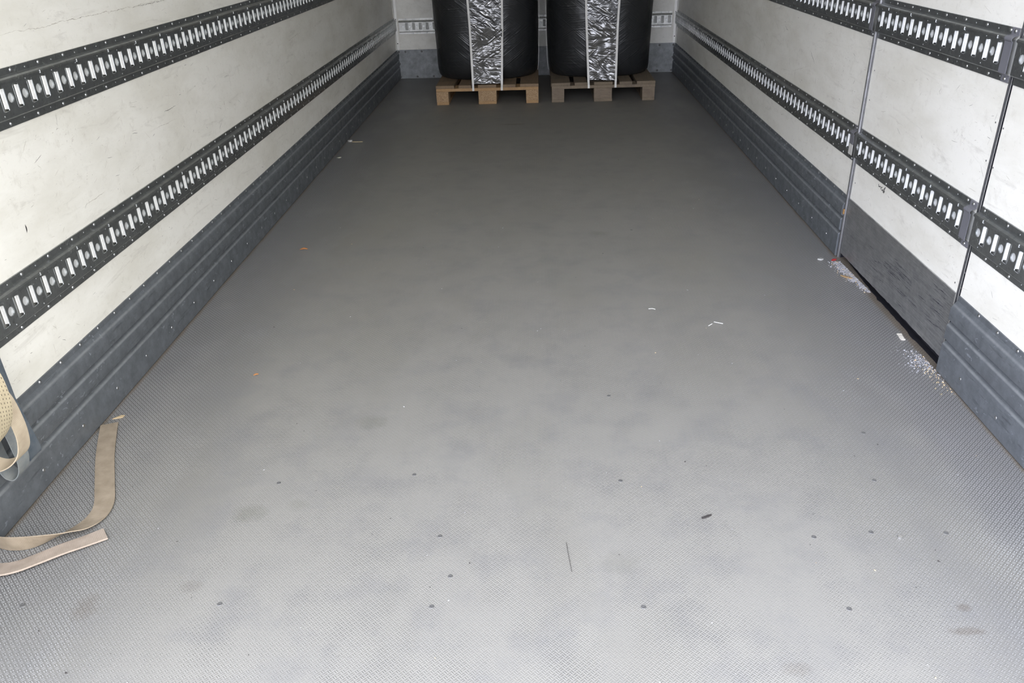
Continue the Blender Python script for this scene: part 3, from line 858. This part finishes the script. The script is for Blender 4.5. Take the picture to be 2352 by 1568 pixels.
o = hang('hanging_loop', [(-1.17, 1.425, .45), (-1.13, 1.422, .42), (-1.102, 1.420, .375), (-1.092, 1.418, .325), (-1.092, 1.418, .28), (-1.105, 1.42, .240), (-1.135, 1.422, .212), (-1.175, 1.425, .200), (-1.205, 1.43, .225), (-1.212, 1.435, .32), (-1.205, 1.44, .44)],
     [(0, 1, .05), (0, 1, .05), (0, 1, 0), (0, 1, 0), (0, 1, 0), (.15, 1, .1), (.3, 1, .2), (.3, 1, .2), (.1, 1, .1), (0, 1, 0), (0, 1, 0)], .040, .0024, webbing('pale_beige_webbing', (.50, .42, .31), (.42, .345, .25))); o['label'] = 'beige webbing loop'
o = hang('folded_bundle', [(-1.15, 1.375, .51), (-1.105, 1.372, .495), (-1.078, 1.370, .455), (-1.070, 1.368, .405), (-1.075, 1.366, .360), (-1.092, 1.365, .320), (-1.120, 1.365, .292), (-1.155, 1.366, .280), (-1.185, 1.37, .30)],
     [(.0, 1, .0), (0, 1, 0), (-.05, 1, 0), (-.1, 1, 0), (-.1, 1, .0), (-.1, 1, .1), (0, 1, .1), (0, 1, .1), (0, 1, 0)], .062, .005, M_CREAM); o['label'] = 'cream webbing with dark stitch rows'

# ------------------------------------------------------------------ litter on the floor
def chip(name, loc, pts, h, mat, rz=0, bow=0):
    bm = bmesh.new()
    n = len(pts)
    a = [bm.verts.new((x, y, bow*(1-(x/max(abs(q[0]) for q in pts))**2))) for x, y in pts]
    b = [bm.verts.new((v.co.x, v.co.y, v.co.z+h)) for v in a]
    bm.faces.new(a[::-1]); bm.faces.new(b)
    for i in range(n): bm.faces.new((a[i], a[(i+1) % n], b[(i+1) % n], b[i]))
    o = bobj(name, bm, mat); o.location = loc; o.rotation_euler = (0, 0, rz)
    return o
LEAF = [(-.5, 0), (-.25, .16), (.1, .2), (.4, .1), (.5, 0), (.35, -.12), (.05, -.2), (-.3, -.13)]
def sc(p, k, ky=None): return [(x*k, y*(ky or k)) for x, y in p]
M_LEAF = simple('dry_orange_leaf', (.45, .19, .06), .6, vary=.3); M_TAN = simple('tan_chip', (.55, .42, .25), .8, vary=.2)
M_STRAW = simple('straw', (.50, .41, .24), .7); M_PAPER = simple('white_paper', (.80, .80, .78), .7, vary=.05); M_RED = simple('red_scrap', (.42, .03, .03), .5)
M_TWIG = simple('dark_twig', (.035, .03, .028), .8); M_FOIL = simple('foil', (.75, .75, .75), .25, 1.0)
tag(chip('leaf', (-.998, 3.26, .0006), sc(LEAF, .034), .002, M_LEAF, .1, .004), 'curled orange-brown leaf on the floor, the larger of the two', 'leaf', 'dry leaves')
tag(chip('leaf', (-.864, 2.166, .0006), sc(LEAF, .016), .002, M_LEAF, .5, .002), 'tiny orange leaf bit on the floor nearer the strap', 'leaf', 'dry leaves')
tag(chip('wood_chip', (-1.192, 1.925, .0006), [(-.014, -.008), (.0, -.004), (.012, .0), (.014, .011), (.004, .012), (-.006, .002)], .002, M_TAN), 'pale tan chip beside the tip of the floor strap', 'wood chip')
tag(chip('straw', (-1.150, 5.19, .0006), [(-.034, -.003), (.034, -.002), (.034, .002), (-.034, .003)], .003, M_STRAW, -.03), 'yellow straw far back by the left kick plate', 'straw')
tag(chip('paper_scrap', (-1.20, 5.20, .0006), sc(LEAF, .03, .05), .012, simple('grey_scrap', (.36, .35, .32), .8)), 'crumpled grey scrap left of the yellow straw', 'scrap')
tag(chip('paper_scrap', (-1.185, 4.80, .0006), sc(LEAF, .03, .04), .006, simple('dull_scrap', (.25, .25, .20), .8)), 'dull flat scrap by the left kick plate, nearer than the straw', 'scrap')
tag(chip('paper_strip', (.428, 2.605, .0006), [(-.012, .002), (.0, .004), (.009, -.001), (.010, -.006), (.012, -.001), (.002, .007), (-.012, .005)], .001, M_PAPER), 'white curled strip in the middle of the floor', 'scrap')
tag(chip('paper_strip', (.610, 2.474, .0006), [(-.009, -.007), (-.007, -.0085), (.008, .007), (.006, .009)], .001, M_PAPER), 'short white sliver lying left of its longer twin', 'scrap', 'white slivers on the floor')
tag(chip('paper_strip', (.640, 2.489, .0006), [(-.015, .006), (-.014, .009), (.014, -.006), (.013, -.009)], .001, M_PAPER), 'longer white sliver lying right of the short one', 'scrap', 'white slivers on the floor')
tag(chip('twig', (.414, 1.477, .0006), [(-.012, -.006), (-.004, -.004), (.004, .001), (.011, .005), (.0125, .0085), (.003, .006), (-.006, .001), (-.0125, -.002)], .003, M_TWIG), 'small dark twig on the floor toward the lower right', 'twig')
tag(chip('fibre', (.089, 1.345, .0006), [(-.0040, .048), (-.0031, .048), (.0002, .01), (.0058, -.044), (.0050, -.044), (-.0006, .01)], .0006, M_TWIG), 'thin dark hair-like fibre lying on the floor', 'fibre')
tag(chip('foil_scrap', (.828, 1.408, .0006), [(-.006, -.003), (-.001, -.006), (.003, -.003), (.006, -.001), (.002, .002), (.0, .006), (-.004, .004)], .003, M_FOIL), 'tiny bright foil scrap on the floor at lower right', 'scrap')
tag(chip('red_scrap', (1.205, 3.035, .0006), [(-.012, -.006), (.008, .0), (.012, .006), (-.004, .006)], .005, M_RED), 'red plastic scrap beside the white crumbs at the side door', 'scrap')
tag(chip('wrapper', (1.155, 3.045, .0006), sc(LEAF, .024, .04), .005, simple('grey_wrapper', (.42, .42, .40), .5)), 'crumpled grey wrapper beside the red scrap', 'scrap')
tag(chip('wood_chip', (1.196, 2.86, .001), sc(LEAF, .05, .03), .004, simple('brown_chip', (.33, .22, .11), .8), -.8), 'brown shaving on the white crumbs by the side door', 'wood chip')
bm = bmesh.new()
for i in range(6): box(bm, -.0075+random.uniform(-.001, .001), .0065+random.uniform(-.001, .001), -.022+.0075*i, -.017+.0075*i, 0, .004, .0006)
box(bm, -.004, .003, -.022, .021, .0, .002)
o = bobj('ribbed_plug', bm, simple('ribbed_pale', (.60, .57, .50), .6)); o.location = (1.206, 2.366, .0004); o.rotation_euler = (0, 0, -.1)
tag(o, 'pale ribbed plug on the floor below the door plate', 'plug')
def pile(name, n, spread, mats, seed, label, cat, hmax=.004):
    rnd = random.Random(seed); bm = bmesh.new()
    for _ in range(n):
        x, y = spread(rnd); s = rnd.uniform(.0008, .0026)*rnd.choice((.5, .7, 1, 1.4)); a = rnd.uniform(0, PI)
        Mx = Matrix.Translation((x, y, .0005)) @ Matrix.Rotation(a, 4, 'Z')
        h = rnd.uniform(.0006, hmax)
        p = [(-s, -s*.4), (s*.5, -s*.6), (s, s*.2), (-s*.3, s*.6)]
        lo_ = [bm.verts.new(Mx @ Vector((u, v, 0))) for u, v in p]; hi_ = [bm.verts.new(Mx @ Vector((u*.7, v*.7, h))) for u, v in p]
        mi = rnd.choices(range(len(mats)), [6, 5, 1][:len(mats)])[0]
        fs = [bm.faces.new(hi_)]+[bm.faces.new((lo_[i], lo_[(i+1) % 4], hi_[(i+1) % 4], hi_[i])) for i in range(4)]
        for f in fs: f.material_index = mi
    o = bobj(name, bm, mats); tag(o, label, cat); o['kind'] = 'stuff'
M_CRUMB = simple('white_crumb', (.40, .40, .42), .8, vary=.1); M_CRUMB2 = simple('grey_crumb', (.30, .30, .31), .8)
def sp1(r):
    y = 2.72+.30*r.random(); return (1.214+.012*(3.02-y)/.3-abs(r.gauss(0, .020 if y > 2.82 else .009))+.010, y)
pile('crumb_pile', 1500, sp1, [M_CRUMB, M_CRUMB2, M_TAN], 21, 'white crumbs heaped along the far bottom edge of the side door', 'crumbs', .004)
def sp2(r): return (1.222-abs(r.gauss(0, .030)), 2.20+r.gauss(0, .040))
pile('crumb_pile', 330, sp2, [M_CRUMB, M_CRUMB2, M_TAN], 22, 'white crumbs at the near bottom corner of the side door', 'crumbs')
def sp3(r): return (1.218-abs(r.gauss(0, .018)), 2.10+r.gauss(0, .05))
pile('shavings', 70, sp3, [M_STRAW, M_TAN, M_CRUMB2], 23, 'yellowish shavings along the right kick plate beside the door corner', 'shavings')
def sp4(r): return (r.uniform(-1.2, 1.2), 1.0+4.6*r.random()**1.4)
pile('floor_grit', 210, sp4, [M_CRUMB, M_TWIG, M_TAN], 24, 'fine pale and dark grit scattered over the whole floor', 'grit', .0012)
